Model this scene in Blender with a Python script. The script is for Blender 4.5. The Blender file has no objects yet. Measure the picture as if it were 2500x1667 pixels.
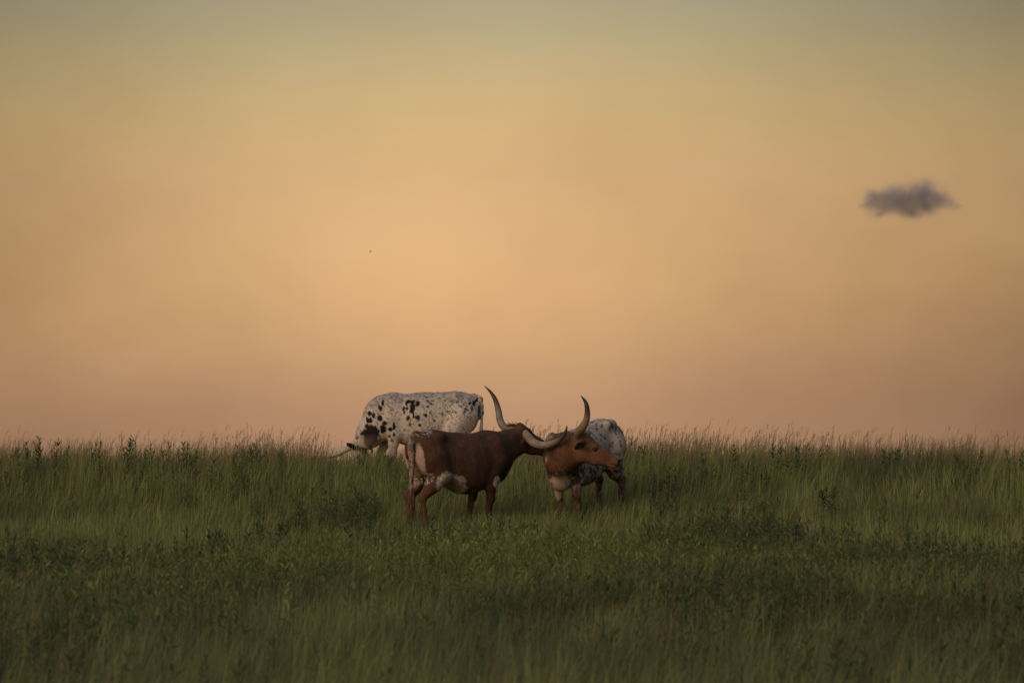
import bpy, math, random
import numpy as np
from mathutils import Vector

random.seed(7)
RNG = np.random.default_rng(11)
scene = bpy.context.scene
COL = scene.collection

# ------------------------------------------------------------------ camera
F = 8333.0                     # focal length in pixels of the 2500 px wide photograph (120 mm lens)
EYE_ROW = 1100.0
CAM_Z = 1.8
PITCH = math.atan((EYE_ROW - 833.5) / F)
cam_data = bpy.data.cameras.new('camera')
cam = bpy.data.objects.new('camera', cam_data)
COL.objects.link(cam)
cam_data.sensor_width = 36.0
cam_data.lens = 36.0 * F / 2500.0
cam_data.clip_start = 0.5
cam_data.clip_end = 12000.0
cam.location = (0, 0, CAM_Z)
cam.rotation_euler = (math.pi / 2 + PITCH, 0, 0)
cam_data.dof.use_dof = True
cam_data.dof.focus_distance = 46.5
cam_data.dof.aperture_fstop = 3.2
scene.camera = cam

# ------------------------------------------------------------------ exposure
vs = scene.view_settings
vs.view_transform = 'Standard'
vs.look = 'None'
vs.exposure = 0.0
vs.gamma = 1.0
vs.use_curve_mapping = False
scene.cycles.use_denoising = True
scene.cycles.max_bounces = 8
scene.cycles.transparent_max_bounces = 8


def lin(r, g, b):
    def f(c):
        c /= 255.0
        return c / 12.92 if c <= 0.04045 else ((c + 0.055) / 1.055) ** 2.4
    return (f(r), f(g), f(b))


# ------------------------------------------------------------------ sun and sky
SUN_ELEV = math.radians(20.0)
SUN_AZ = math.radians(-140.0)          # compass-like: 0 = straight ahead of the camera (+y), positive to the right
sun_dir = Vector((math.sin(SUN_AZ) * math.cos(SUN_ELEV), math.cos(SUN_AZ) * math.cos(SUN_ELEV), math.sin(SUN_ELEV)))
sun_data = bpy.data.lights.new('sun', 'SUN')
sun_data.energy = 1.5
sun_data.angle = math.radians(60)
sun_data.color = (1.0, 0.70, 0.46)
sun = bpy.data.objects.new('sun', sun_data)
sun.rotation_euler = sun_dir.to_track_quat('Z', 'Y').to_euler()
sun.location = (0, 0, 30)
COL.objects.link(sun)


def build_world():
    w = bpy.data.worlds.new('World')
    scene.world = w
    w.use_nodes = True
    nt = w.node_tree
    nt.nodes.clear()
    N, L = nt.nodes.new, nt.links.new

    def math_node(op, a, b=None, clamp=False):
        n = N('ShaderNodeMath')
        n.operation = op
        n.use_clamp = clamp
        for i, v in enumerate((a, b)):
            if v is None:
                continue
            if isinstance(v, (int, float)):
                n.inputs[i].default_value = v
            else:
                L(v, n.inputs[i])
        return n.outputs[0]

    tc = N('ShaderNodeTexCoord')
    nrm = N('ShaderNodeVectorMath'); nrm.operation = 'NORMALIZE'
    L(tc.outputs['Generated'], nrm.inputs[0])
    sep = N('ShaderNodeSeparateXYZ')
    L(nrm.outputs[0], sep.inputs[0])
    el = math_node('MULTIPLY', math_node('ARCSINE', sep.outputs[2]), 180 / math.pi)
    az = math_node('MULTIPLY', math_node('ARCTAN2', sep.outputs[0], sep.outputs[1]), 180 / math.pi)
    # thin high cloud drifting in long soft bands
    mp = N('ShaderNodeMapping'); mp.inputs['Scale'].default_value = (5.0, 5.0, 6.5)
    mp.inputs['Rotation'].default_value = (0, math.radians(5), 0)
    L(nrm.outputs[0], mp.inputs[0])
    ns = N('ShaderNodeTexNoise')
    ns.inputs['Scale'].default_value = 2.0; ns.inputs['Detail'].default_value = 5.0
    ns.inputs['Roughness'].default_value = 0.5
    L(mp.outputs[0], ns.inputs['Vector'])
    nz = math_node('SUBTRACT', ns.outputs['Fac'], 0.5)
    el_n = math_node('ADD', el, math_node('MULTIPLY', nz, 1.2))
    # colour of the evening sky by elevation
    mr = N('ShaderNodeMapRange')
    mr.inputs['From Min'].default_value = -2.0; mr.inputs['From Max'].default_value = 18.0
    L(el_n, mr.inputs['Value'])
    ramp = N('ShaderNodeValToRGB')
    cr = ramp.color_ramp
    cr.interpolation = 'CARDINAL'
    stops = [(-2.0, (174, 133, 104)), (0.2, (181, 139, 107)), (0.9, (189, 146, 110)), (1.6, (200, 156, 114)), (2.5, (212, 167, 118)),
             (3.4, (218, 174, 123)), (4.5, (218, 177, 127)), (5.4, (213, 179, 127)), (6.2, (202, 176, 129)), (6.9, (188, 170, 130)),
             (7.7, (170, 160, 130)), (9.5, (146, 143, 129)), (18.0, (114, 118, 120))]
    while len(cr.elements) < len(stops):
        cr.elements.new(0.5)
    for e, (deg, c) in zip(cr.elements, stops):
        e.position = (deg + 2.0) / 20.0
        e.color = lin(*c) + (1.0,)
    L(mr.outputs[0], ramp.inputs[0])
    # the sky dims to both sides: lens vignetting put into its colour
    azn = math_node('DIVIDE', math_node('ADD', az, 0.5), 7.8)
    g = math_node('EXPONENT', math_node('MULTIPLY', math_node('MULTIPLY', azn, azn), -1.0))
    glow = math_node('ADD', math_node('MULTIPLY', g, 0.55), 0.46)
    glow = math_node('ADD', glow, math_node('MULTIPLY', nz, 0.42))
    vm = N('ShaderNodeVectorMath'); vm.operation = 'SCALE'
    L(ramp.outputs[0], vm.inputs[0]); L(glow, vm.inputs['Scale'])
    # above the glow the plain dusk sky takes over
    sky = N('ShaderNodeTexSky')
    sky.sky_type = 'NISHITA'
    sky.sun_disc = False
    sky.sun_elevation = SUN_ELEV
    sky.sun_rotation = SUN_AZ
    sky.air_density = 1.5; sky.dust_density = 2.0
    vs2 = N('ShaderNodeVectorMath'); vs2.operation = 'SCALE'
    L(sky.outputs[0], vs2.inputs[0]); vs2.inputs['Scale'].default_value = 0.13
    up = N('ShaderNodeMapRange'); up.interpolation_type = 'SMOOTHSTEP'
    up.inputs['From Min'].default_value = 11.0; up.inputs['From Max'].default_value = 40.0
    L(el, up.inputs['Value'])
    mix = N('ShaderNodeMix'); mix.data_type = 'RGBA'
    L(up.outputs[0], mix.inputs['Factor'])
    L(vm.outputs[0], mix.inputs['A']); L(vs2.outputs[0], mix.inputs['B'])
    bg = N('ShaderNodeBackground'); bg.inputs['Strength'].default_value = 1.0
    L(mix.outputs['Result'], bg.inputs['Color'])
    out = N('ShaderNodeOutputWorld')
    L(bg.outputs[0], out.inputs['Surface'])


build_world()


# ------------------------------------------------------------------ helpers
def P(px, py, d):
    """World point at distance d (along +y) behind the photograph's pixel."""
    x = (px - 1250.0) / F
    z = -(py - 833.5) / F
    c, s = math.cos(PITCH), math.sin(PITCH)
    dy, dz = c - s * z, s + c * z
    return np.array([x * d / dy, d, CAM_Z + dz * d / dy])


def project(v):
    """World points -> pixel columns and rows of the photograph."""
    c, s = math.cos(PITCH), math.sin(PITCH)
    y, z = v[:, 1], v[:, 2] - CAM_Z
    fy, fz = c * y + s * z, -s * y + c * z
    return 1250.0 + F * v[:, 0] / fy, 833.5 - F * fz / fy


def tag(o, label=None, cat=None, group=None, kind=None):
    if label: o['label'] = label
    if cat: o['category'] = cat
    if group: o['group'] = group
    if kind: o['kind'] = kind
    return o


def empty(name, loc, rz=0.0):
    o = bpy.data.objects.new(name, None)
    o.empty_display_size = 0.2
    o.location = loc
    o.rotation_euler = (0, 0, rz)
    COL.objects.link(o)
    return o


def mesh_obj(name, verts, faces, mat, parent=None, colors=None, smooth=True):
    """faces: (n,3) or (n,4) int array; colors: (nverts,3)"""
    verts = np.ascontiguousarray(verts, dtype=np.float32)
    faces = np.ascontiguousarray(faces, dtype=np.int32)
    k = faces.shape[1]
    me = bpy.data.meshes.new(name)
    me.vertices.add(len(verts)); me.vertices.foreach_set('co', verts.ravel())
    me.loops.add(faces.size); me.loops.foreach_set('vertex_index', faces.ravel())
    me.polygons.add(len(faces))
    me.polygons.foreach_set('loop_start', np.arange(0, faces.size, k, dtype=np.int32))
    if smooth:
        me.polygons.foreach_set('use_smooth', np.ones(len(faces), dtype=bool))
    me.update(calc_edges=True)
    if colors is not None:
        at = me.color_attributes.new('col', 'FLOAT_COLOR', 'POINT')
        c = np.ones((len(verts), 4), dtype=np.float32)
        c[:, :3] = colors
        at.data.foreach_set('color', c.ravel())
    me.materials.append(mat)
    o = bpy.data.objects.new(name, me)
    COL.objects.link(o)
    if parent is not None:
        o.parent = parent
    return o


def _hash(ix, iy, iz, seed):
    h = (ix.astype(np.int64) * 374761393 + iy.astype(np.int64) * 668265263 + iz.astype(np.int64) * 2147483647 + seed * 144269) & 0xFFFFFFFF
    h = ((h ^ (h >> 13)) * 1274126177) & 0xFFFFFFFF
    h = ((h ^ (h >> 16)) * 2246822519) & 0xFFFFFFFF
    return ((h ^ (h >> 15)) & 0xFFFF) / 65535.0


def vnoise(x, y, z=None, seed=0):
    x = np.asarray(x, float); y = np.asarray(y, float)
    z = np.zeros_like(x) if z is None else np.asarray(z, float)
    ix, iy, iz = np.floor(x).astype(int), np.floor(y).astype(int), np.floor(z).astype(int)
    fx, fy, fz = x - ix, y - iy, z - iz
    fx, fy, fz = (t * t * (3 - 2 * t) for t in (fx, fy, fz))
    r = 0
    for a in (0, 1):
        for b in (0, 1):
            for c in (0, 1):
                w = (fx if a else 1 - fx) * (fy if b else 1 - fy) * (fz if c else 1 - fz)
                r = r + w * _hash(ix + a, iy + b, iz + c, seed)
    return r


def fnoise(x, y, z=None, seed=0, oct=3):
    r, a, t = 0, 1.0, 0
    x = np.asarray(x, float); y = np.asarray(y, float)
    for i in range(oct):
        r = r + a * vnoise(x * 2 ** i, y * 2 ** i, None if z is None else np.asarray(z) * 2 ** i, seed + i * 17)
        t += a; a *= 0.5
    return r / t


def sstep(a, b, x):
    t = np.clip((x - a) / (b - a), 0, 1)
    return t * t * (3 - 2 * t)


# ------------------------------------------------------------------ materials
def foliage_material(name, translucency=0.35, rough=0.7):
    m = bpy.data.materials.new(name)
    m.use_nodes = True
    nt = m.node_tree; nt.nodes.clear()
    N, L = nt.nodes.new, nt.links.new
    at = N('ShaderNodeAttribute'); at.attribute_name = 'col'
    tc = N('ShaderNodeTexCoord')
    ns = N('ShaderNodeTexNoise'); ns.inputs['Scale'].default_value = 9.0; ns.inputs['Detail'].default_value = 2.0
    L(tc.outputs['Object'], ns.inputs['Vector'])
    mr = N('ShaderNodeMapRange'); mr.inputs['To Min'].default_value = 0.8; mr.inputs['To Max'].default_value = 1.2
    L(ns.outputs['Fac'], mr.inputs['Value'])
    sc = N('ShaderNodeVectorMath'); sc.operation = 'SCALE'
    L(at.outputs['Color'], sc.inputs[0]); L(mr.outputs[0], sc.inputs['Scale'])
    d = N('ShaderNodeBsdfPrincipled'); d.inputs['Roughness'].default_value = rough
    d.inputs['Specular IOR Level'].default_value = 0.25
    t = N('ShaderNodeBsdfTranslucent')
    L(sc.outputs[0], d.inputs['Base Color']); L(sc.outputs[0], t.inputs['Color'])
    mx = N('ShaderNodeMixShader'); mx.inputs[0].default_value = translucency
    L(d.outputs[0], mx.inputs[1]); L(t.outputs[0], mx.inputs[2])
    o = N('ShaderNodeOutputMaterial'); L(mx.outputs[0], o.inputs['Surface'])
    return m


def coat_material(name, rough=0.85, grain=60.0, bump=0.35, spec=0.12, stretch=(1, 1, 0.35), var=(0.82, 1.18)):
    m = bpy.data.materials.new(name)
    m.use_nodes = True
    nt = m.node_tree
    N, L = nt.nodes.new, nt.links.new
    bs = nt.nodes['Principled BSDF']
    at = N('ShaderNodeAttribute'); at.attribute_name = 'col'
    tc = N('ShaderNodeTexCoord')
    mp = N('ShaderNodeMapping'); mp.inputs['Scale'].default_value = stretch
    L(tc.outputs['Object'], mp.inputs[0])
    ns = N('ShaderNodeTexNoise'); ns.inputs['Scale'].default_value = grain; ns.inputs['Detail'].default_value = 3.0
    L(mp.outputs[0], ns.inputs['Vector'])
    mr = N('ShaderNodeMapRange'); mr.inputs['From Min'].default_value = 0.25; mr.inputs['From Max'].default_value = 0.75
    mr.inputs['To Min'].default_value = var[0]; mr.inputs['To Max'].default_value = var[1]
    L(ns.outputs['Fac'], mr.inputs['Value'])
    sc = N('ShaderNodeVectorMath'); sc.operation = 'SCALE'
    L(at.outputs['Color'], sc.inputs[0]); L(mr.outputs[0], sc.inputs['Scale'])
    L(sc.outputs[0], bs.inputs['Base Color'])
    bs.inputs['Roughness'].default_value = rough
    bs.inputs['Specular IOR Level'].default_value = spec
    bp = N('ShaderNodeBump'); bp.inputs['Strength'].default_value = bump; bp.inputs['Distance'].default_value = 0.01
    L(ns.outputs['Fac'], bp.inputs['Height']); L(bp.outputs[0], bs.inputs['Normal'])
    return m


def plain_material(name, color, rough=0.6, spec=0.5, noise=0.15):
    m = bpy.data.materials.new(name)
    m.use_nodes = True
    nt = m.node_tree
    N, L = nt.nodes.new, nt.links.new
    bs = nt.nodes['Principled BSDF']
    ns = N('ShaderNodeTexNoise'); ns.inputs['Scale'].default_value = 30.0
    tc = N('ShaderNodeTexCoord'); L(tc.outputs['Object'], ns.inputs['Vector'])
    rp = N('ShaderNodeValToRGB')
    rp.color_ramp.elements[0].color = tuple(c * (1 - noise) for c in color) + (1,)
    rp.color_ramp.elements[1].color = tuple(c * (1 + noise) for c in color) + (1,)
    L(ns.outputs['Fac'], rp.inputs[0]); L(rp.outputs[0], bs.inputs['Base Color'])
    bs.inputs['Roughness'].default_value = rough
    bs.inputs['Specular IOR Level'].default_value = spec
    return m


MAT_GRASS = foliage_material('grass_blades', 0.45)
MAT_SEED = foliage_material('dry_seed_grass', 0.45, 0.8)
MAT_LEAF = foliage_material('weed_leaves', 0.40, 0.75)
MAT_COAT = coat_material('hide')
MAT_HORN = coat_material('horn', rough=0.5, grain=45.0, bump=0.12, spec=0.4, stretch=(1, 1, 1), var=(0.75, 1.2))
MAT_EYE = plain_material('dark_eye', (0.008, 0.006, 0.005), 0.12, 0.6)
MAT_HOOF = plain_material('hoof', (0.03, 0.025, 0.02), 0.5, 0.4)

# ------------------------------------------------------------------ ground
_PROF = np.array([(-400, 0.9), (-40, 0.25), (0, 0.0), (10, -0.05), (16, -0.05), (25, 0.08), (35, 0.30), (40, 0.46), (45, 0.71),
                  (46.5, 0.865), (47.5, 1.03), (48.5, 1.22), (49.2, 1.315), (50, 1.355), (51.5, 1.325), (54, 1.12), (58, 0.55), (66, -0.8), (90, -3.2),
                  (140, -6.5), (400, -16.0), (1500, -36.0), (5000, -75.0)])
_ys = np.arange(-400, 5000, 0.25)
_zs = np.interp(_ys, _PROF[:, 0], _PROF[:, 1])
_k = np.ones(5) / 5.0
for _ in range(2):
    _zs = np.convolve(np.pad(_zs, 2, mode='edge'), _k, mode='valid')


def gz(x, y):
    x = np.asarray(x, float); y = np.asarray(y, float)
    z = np.interp(y, _ys, _zs)
    near = sstep(30, 44, y) * (1 - sstep(56, 90, y))
    z = z + 0.10 * (fnoise(x * 0.16 + 31, y * 0.10 + 7, seed=3) - 0.5)
    # the crest sinks a little towards both edges of the view
    z = z - near * 0.016 * np.maximum(np.abs(x - 0.5) - 3.0, 0) ** 1.0
    return z


def build_ground():
    ys = np.concatenate([np.linspace(-400, -10, 14), np.arange(-8, 62, 0.5), np.linspace(63, 140, 30), np.geomspace(150, 4900, 22)])
    n = 161
    t = np.linspace(-1, 1, n)
    xs_u = np.sign(t) * np.abs(t) ** 2.4
    X = np.zeros((len(ys), n)); Y = np.zeros_like(X)
    for i, y in enumerate(ys):
        X[i] = xs_u * 3500
        Y[i] = y
    Z = gz(X.ravel(), Y.ravel())
    v = np.stack([X.ravel(), Y.ravel(), Z], 1)
    i, j = np.meshgrid(np.arange(len(ys) - 1), np.arange(n - 1), indexing='ij')
    a = (i * n + j).ravel()
    f = np.stack([a, a + 1, a + n + 1, a + n], 1)
    m = bpy.data.materials.new('soil_and_thatch'); m.use_nodes = True
    nt = m.node_tree; N, L = nt.nodes.new, nt.links.new
    bs = nt.nodes['Principled BSDF']
    tc = N('ShaderNodeTexCoord')
    n1 = N('ShaderNodeTexNoise'); n1.inputs['Scale'].default_value = 3.0; n1.inputs['Detail'].default_value = 8.0
    L(tc.outputs['Object'], n1.inputs['Vector'])
    rp = N('ShaderNodeValToRGB')
    rp.color_ramp.elements[0].position = 0.3; rp.color_ramp.elements[0].color = (0.045, 0.042, 0.022, 1)
    rp.color_ramp.elements[1].position = 0.7; rp.color_ramp.elements[1].color = (0.100, 0.088, 0.045, 1)
    L(n1.outputs['Fac'], rp.inputs[0]); L(rp.outputs[0], bs.inputs['Base Color'])
    bs.inputs['Roughness'].default_value = 0.95
    bp = N('ShaderNodeBump'); bp.inputs['Strength'].default_value = 0.6; bp.inputs['Distance'].default_value = 0.05
    L(n1.outputs['Fac'], bp.inputs['Height']); L(bp.outputs[0], bs.inputs['Normal'])
    o = mesh_obj('ground', v, f, m)
    tag(o, kind='structure')


build_ground()


# ------------------------------------------------------------------ signed distance cattle
class Field:
    def __init__(self, lo, hi, h):
        self.h = h
        self.lo = np.array(lo, float)
        n = np.ceil((np.array(hi) - self.lo) / h).astype(int) + 1
        self.ax = [self.lo[i] + h * np.arange(n[i]) for i in range(3)]
        self.d = np.full(n, 2.0, dtype=np.float32)

    def sub(self, lo, hi, pad):
        s = []
        for i in range(3):
            a = max(0, int(math.floor((lo[i] - pad - self.lo[i]) / self.h)))
            b = min(self.d.shape[i], int(math.ceil((hi[i] + pad - self.lo[i]) / self.h)) + 1)
            s.append(slice(a, max(a, b)))
        g = np.meshgrid(*[self.ax[i][s[i]] for i in range(3)], indexing='ij')
        return tuple(s), np.stack(g, -1).astype(np.float32)

    def add(self, prim, k):
        lo, hi = prim.bounds()
        s, p = self.sub(lo, hi, k + 3 * self.h)
        if p.size == 0: return
        b = prim(p)
        a = self.d[s]
        t = np.clip(0.5 + 0.5 * (a - b) / k, 0, 1)
        self.d[s] = a * (1 - t) + b * t - k * t * (1 - t)

    def carve(self, prim, k):
        lo, hi = prim.bounds()
        s, p = self.sub(lo, hi, k + 3 * self.h)
        if p.size == 0: return
        b = -prim(p)
        a = self.d[s]
        t = np.clip(0.5 - 0.5 * (a - b) / k, 0, 1)
        self.d[s] = a * (1 - t) + b * t + k * t * (1 - t)

    def mesh(self, smooth=2):
        d = self.d
        sg = d < 0
        nx, ny, nz = d.shape
        cell = np.zeros((nx - 1, ny - 1, nz - 1), dtype=np.int8)
        for a in (0, 1):
            for b in (0, 1):
                for c in (0, 1):
                    cell += sg[a:nx - 1 + a, b:ny - 1 + b, c:nz - 1 + c]
        act = (cell > 0) & (cell < 8)
        idx = np.argwhere(act)
        ids = np.full(act.shape, -1, dtype=np.int64)
        ids[act] = np.arange(len(idx))
        acc = np.zeros((len(idx), 3)); cnt = np.zeros(len(idx))
        corners = [(a, b, c) for a in (0, 1) for b in (0, 1) for c in (0, 1)]
        val = {c: d[idx[:, 0] + c[0], idx[:, 1] + c[1], idx[:, 2] + c[2]].astype(float) for c in corners}
        for c in corners:
            for ax in range(3):
                if c[ax] == 0:
                    e = list(c); e[ax] = 1; e = tuple(e)
                    va, vb = val[c], val[e]
                    m = (va < 0) != (vb < 0)
                    t = np.where(m, va / np.where(m, va - vb, 1), 0)
                    pos = np.tile(np.array(c, float), (len(idx), 1)); pos[:, ax] = t
                    acc[m] += pos[m]; cnt[m] += 1
        v = self.lo + self.h * (idx + acc / cnt[:, None])
        quads = []
        for ax in range(3):
            u, w = (ax + 1) % 3, (ax + 2) % 3
            s0 = [slice(None)] * 3; s1 = [slice(None)] * 3
            s0[ax] = slice(0, -1); s1[ax] = slice(1, None)
            ch = sg[tuple(s0)] != sg[tuple(s1)]
            e = np.argwhere(ch)
            ok = (e[:, u] > 0) & (e[:, w] > 0) & (e[:, u] < d.shape[u] - 1) & (e[:, w] < d.shape[w] - 1)
            e = e[ok]
            flip = sg[tuple(s0)][e[:, 0], e[:, 1], e[:, 2]]
            q = []
            for du, dw in ((1, 1), (0, 1), (0, 0), (1, 0)):
                cc = e.copy(); cc[:, u] -= du; cc[:, w] -= dw
                q.append(ids[cc[:, 0], cc[:, 1], cc[:, 2]])
            q = np.stack(q, 1)
            q[~flip] = q[~flip][:, ::-1]
            quads.append(q)
        f = np.concatenate(quads)
        for _ in range(smooth):
            s = np.zeros_like(v); n = np.zeros(len(v))
            for a, b in ((0, 1), (1, 2), (2, 3), (3, 0)):
                np.add.at(s, f[:, a], v[f[:, b]]); np.add.at(n, f[:, a], 1)
                np.add.at(s, f[:, b], v[f[:, a]]); np.add.at(n, f[:, b], 1)
            v = 0.5 * v + 0.5 * s / n[:, None]
        return v, f


class Cone:
    """round cone between two points with two radii"""
    def __init__(self, a, b, ra, rb):
        self.a, self.b, self.ra, self.rb = np.array(a, np.float32), np.array(b, np.float32), ra, rb

    def bounds(self):
        return (np.minimum(self.a - self.ra, self.b - self.rb), np.maximum(self.a + self.ra, self.b + self.rb))

    def __call__(self, p):
        ab = self.b - self.a
        t = np.clip(((p - self.a) @ ab) / max(1e-9, ab @ ab), 0, 1)
        q = p - self.a - t[..., None] * ab
        return np.sqrt((q * q).sum(-1)) - (self.ra + (self.rb - self.ra) * t)


class Blob:
    """ellipsoid with its own axes (rows of R are its unit axes)"""
    def __init__(self, c, r, R=None):
        self.c, self.r = np.array(c, np.float32), np.array(r, np.float32)
        self.R = np.eye(3, dtype=np.float32) if R is None else np.array(R, np.float32)

    def bounds(self):
        e = np.abs(self.R.T) @ self.r
        return self.c - e, self.c + e

    def __call__(self, p):
        q = (p - self.c) @ self.R.T
        k0 = np.sqrt(((q / self.r) ** 2).sum(-1))
        k1 = np.sqrt(((q / self.r ** 2) ** 2).sum(-1)) + 1e-6
        return k0 * (k0 - 1.0) / k1


class Trunk:
    """barrel of the body: top line, under line and half width by position along the spine"""
    def __init__(self, top, bot, wid):
        xs = np.linspace(-0.95, 0.95, 191)
        self.xs = xs
        sm = lambda a: self._smooth(np.interp(xs, [p[0] for p in a], [p[1] for p in a]))
        self.t, self.bt, self.w = sm(top), sm(bot), sm(wid)

    def _smooth(self, a):
        k = np.hanning(13); k /= k.sum()
        return np.convolve(np.pad(a, 6, mode='edge'), k, mode='valid')

    def bounds(self):
        return np.array([-0.95, -0.45, 0.3]), np.array([0.95, 0.45, 1.5])

    def __call__(self, p):
        x = p[..., 0]
        t = np.interp(x, self.xs, self.t); b = np.interp(x, self.xs, self.bt); w = np.maximum(0.01, np.interp(x, self.xs, self.w))
        cz = 0.5 * (t + b); rz = np.maximum(0.01, 0.5 * (t - b))
        u = np.abs(p[..., 1]) / w
        s = np.abs(p[..., 2] - cz) / rz
        n = np.where(p[..., 2] > cz, 1.95, 2.35)
        r = (u ** n + s ** n) ** (1.0 / n)
        end = np.maximum(np.abs(x - 0.0) - 0.84, 0)
        return ((r - 1.0) * np.minimum(w, rz) * 0.9 + end * 1.5).astype(np.float32)


TOP = [(-.95, 1.00), (-.84, 1.06), (-.80, 1.13), (-.74, 1.215), (-.66, 1.272), (-.56, 1.298), (-.45, 1.315), (-.34, 1.300), (-.2, 1.278), (.1, 1.262), (.30, 1.280),
       (.42, 1.292), (.55, 1.265), (.68, 1.20), (.76, 1.12), (.84, 1.0), (.95, .95)]
BOT = [(-.95, .98), (-.84, .96), (-.78, .90), (-.70, .78), (-.6, .72), (-.42, .71), (-.3, .66), (-.2, .60), (-.02, .545), (.15, .525), (.3, .54), (.45, .58),
       (.6, .60), (.7, .66), (.78, .76), (.84, .86), (.95, .93)]
WID = [(-.95, .0), (-.84, .05), (-.80, .11), (-.74, .165), (-.62, .205), (-.45, .235), (-.3, .235), (-.15, .265), (.05, .300), (.2, .285), (.38, .235), (.52, .205), (.66, .165),
       (.76, .10), (.84, .04), (.95, .0)]


class Cow:
    def __init__(self, name, label, px, d, heading, scale=1.0, pitch=0.0, belly=0.0, lift=0.0, top=None):
        self.scale = scale
        x = (px - 1250.0) * d / F
        self.o = np.array([x, d, float(gz(x, d)) + lift])
        c, s = math.cos(heading), math.sin(heading)
        fwd = np.array([c * math.cos(pitch), s * math.cos(pitch), math.sin(pitch)])
        left = np.array([-s, c, 0.0])
        up = np.cross(fwd, left)
        self.R = np.stack([fwd, left, up])        # rows: local axes in world space
        self.prims = []                            # (prim, k, group)
        self.carves = []
        self.root = empty(name, tuple(self.o))
        tag(self.root, label, 'cow', 'longhorn cattle on the hill')
        bot = [(a, b - belly * math.exp(-((a - 0.02) / 0.33) ** 2)) for a, b in BOT]
        self.trunk = Trunk([(a, b + (top(a) if top else 0)) for a, b in TOP], bot, WID)
        self.add(self.trunk, .05, 'body')

    def L(self, w):
        """world -> local (unscaled)"""
        return (self.R @ (np.asarray(w, float) - self.o)) / self.scale

    def W(self, l):
        return self.o + (np.asarray(l, float) * self.scale) @ self.R

    def at(self, px, py, d):
        return self.L(P(px, py, d))

    def add(self, prim, k=.05, group='body'):
        self.prims.append((prim, k, group))

    def chain(self, pts, rad, k=.05, group='body'):
        for i in range(len(pts) - 1):
            self.add(Cone(pts[i], pts[i + 1], rad[i], rad[i + 1]), k, group)

    def foot_dz(self, x, y):
        w = self.W((x, y, 0))
        return (float(gz(w[0], w[1])) - w[2]) / self.scale

    def muscles(self, wz=0.0):
        for s in (-1, 1):
            self.add(Blob((-.45, s * .185, 1.215), (.085, .05, .065)), .06)            # hook bone
            self.add(Blob((-.765, s * .095, 1.10), (.045, .04, .05)), .05)             # pin bone
            self.add(Blob((.47, s * .165, .98), (.15, .085, .25)), .07)                # shoulder
            self.add(Blob((-.58, s * .15, .95), (.19, .105, .25)), .07)                # thigh
        self.add(Cone((.36, 0, 1.235 + wz), (.52, 0, 1.19 + wz), .05, .06), .06)

    def hind(self, side, dx=0.0, dy=0.0, hock_dx=0.0):
        s = side
        dz = self.foot_dz(-.64 + dx, s * (.16 + dy))
        y = s * (.16 + dy)
        self.chain([(-.52, s * .15, .93), (-.42 + .3 * dx, s * .175, .72)], [.180, .135], .06, 'leg')
        self.chain([(-.43 + .3 * dx, s * .172, .72), (-.54 + .6 * dx, s * .165, .59), (-.675 + dx + hock_dx, y, .455 + .6 * dz)], [.130, .100, .060], .05, 'leg')
        self.chain([(-.685 + dx + hock_dx, y, .475 + .6 * dz), (-.655 + dx, y, .30 + .8 * dz), (-.64 + dx, y, .13 + dz)], [.050, .037, .041], .025, 'leg')
        self.chain([(-.64 + dx, y, .13 + dz), (-.605 + dx, y, .055 + dz)], [.041, .045], .02, 'leg')
        self.hoof((-.59 + dx, y, dz))

    def fore(self, side, dx=0.0, dy=0.0):
        s = side
        dz = self.foot_dz(.48 + dx, s * (.15 + dy))
        y = s * (.15 + dy)
        self.chain([(.50, s * .155, .88), (.425 + .2 * dx, s * .16, .69)], [.125, .100], .06, 'leg')
        self.chain([(.43 + .2 * dx, s * .16, .70), (.455 + .6 * dx, y, .56), (.475 + .8 * dx, y, .40 + .7 * dz)], [.095, .068, .053], .04, 'leg')
        self.chain([(.475 + .8 * dx, y, .40 + .7 * dz), (.465 + dx, y, .26 + .9 * dz), (.46 + dx, y, .12 + dz)], [.053, .036, .040], .025, 'leg')
        self.chain([(.46 + dx, y, .12 + dz), (.495 + dx, y, .055 + dz)], [.040, .045], .02, 'leg')
        self.hoof((.51 + dx, y, dz))

    def hoof(self, p):
        """split hoof: two claws"""
        vs_, fs_ = [], []
        for s in (-1, 1):
            b = len(vs_)
            ring_lo = [(-.05, .004), (-.02, .034), (.04, .034), (.075, .010), (.06, .004)]
            for z, k in ((0.0, 1.0), (.075, .72)):
                for (a, w) in ring_lo:
                    vs_.append((p[0] + a * k - (.02 if z else 0), p[1] + s * w * k, p[2] + z))
            n = len(ring_lo)
            for i in range(n):
                j = (i + 1) % n
                fs_ += [(b + i, b + j, b + n + j), (b + i, b + n + j, b + n + i)]
            for i in range(1, n - 1):
                fs_.append((b + n, b + n + i, b + n + i + 1))
        self.part('hoof', vs_, np.array(fs_), MAT_HOOF, smooth=False)

    def part(self, name, local_verts, faces, mat, colors=None, smooth=True):
        w = (np.asarray(local_verts, float) * self.scale) @ self.R
        return mesh_obj(name, w, faces, mat, self.root, colors, smooth)

    def head(self, poll, fwd, up, s=1.0, deep=1.0):
        """poll and axes in world space; returns a function mapping head space to local space"""
        fwd = np.array(fwd, float); fwd /= np.linalg.norm(fwd)
        up = np.array(up, float); up -= fwd * (up @ fwd); up /= np.linalg.norm(up)
        left = np.cross(up, fwd)
        H = np.stack([fwd, left, up])
        Hl = H @ self.R.T                          # head axes in local space
        c = self.L(poll)
        hp = lambda x, y, z: c + np.array([x * s, y * s, z * s * deep]) @ Hl
        self.hp, self.Hl, self.hs, self.hdeep = hp, Hl, s, deep
        A = lambda pr, k=.04: self.add(pr, k, 'head')
        B = lambda x, y, z, a, b, e: Blob(hp(x, y, z), (a * s, b * s, e * s * deep), Hl)
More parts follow.
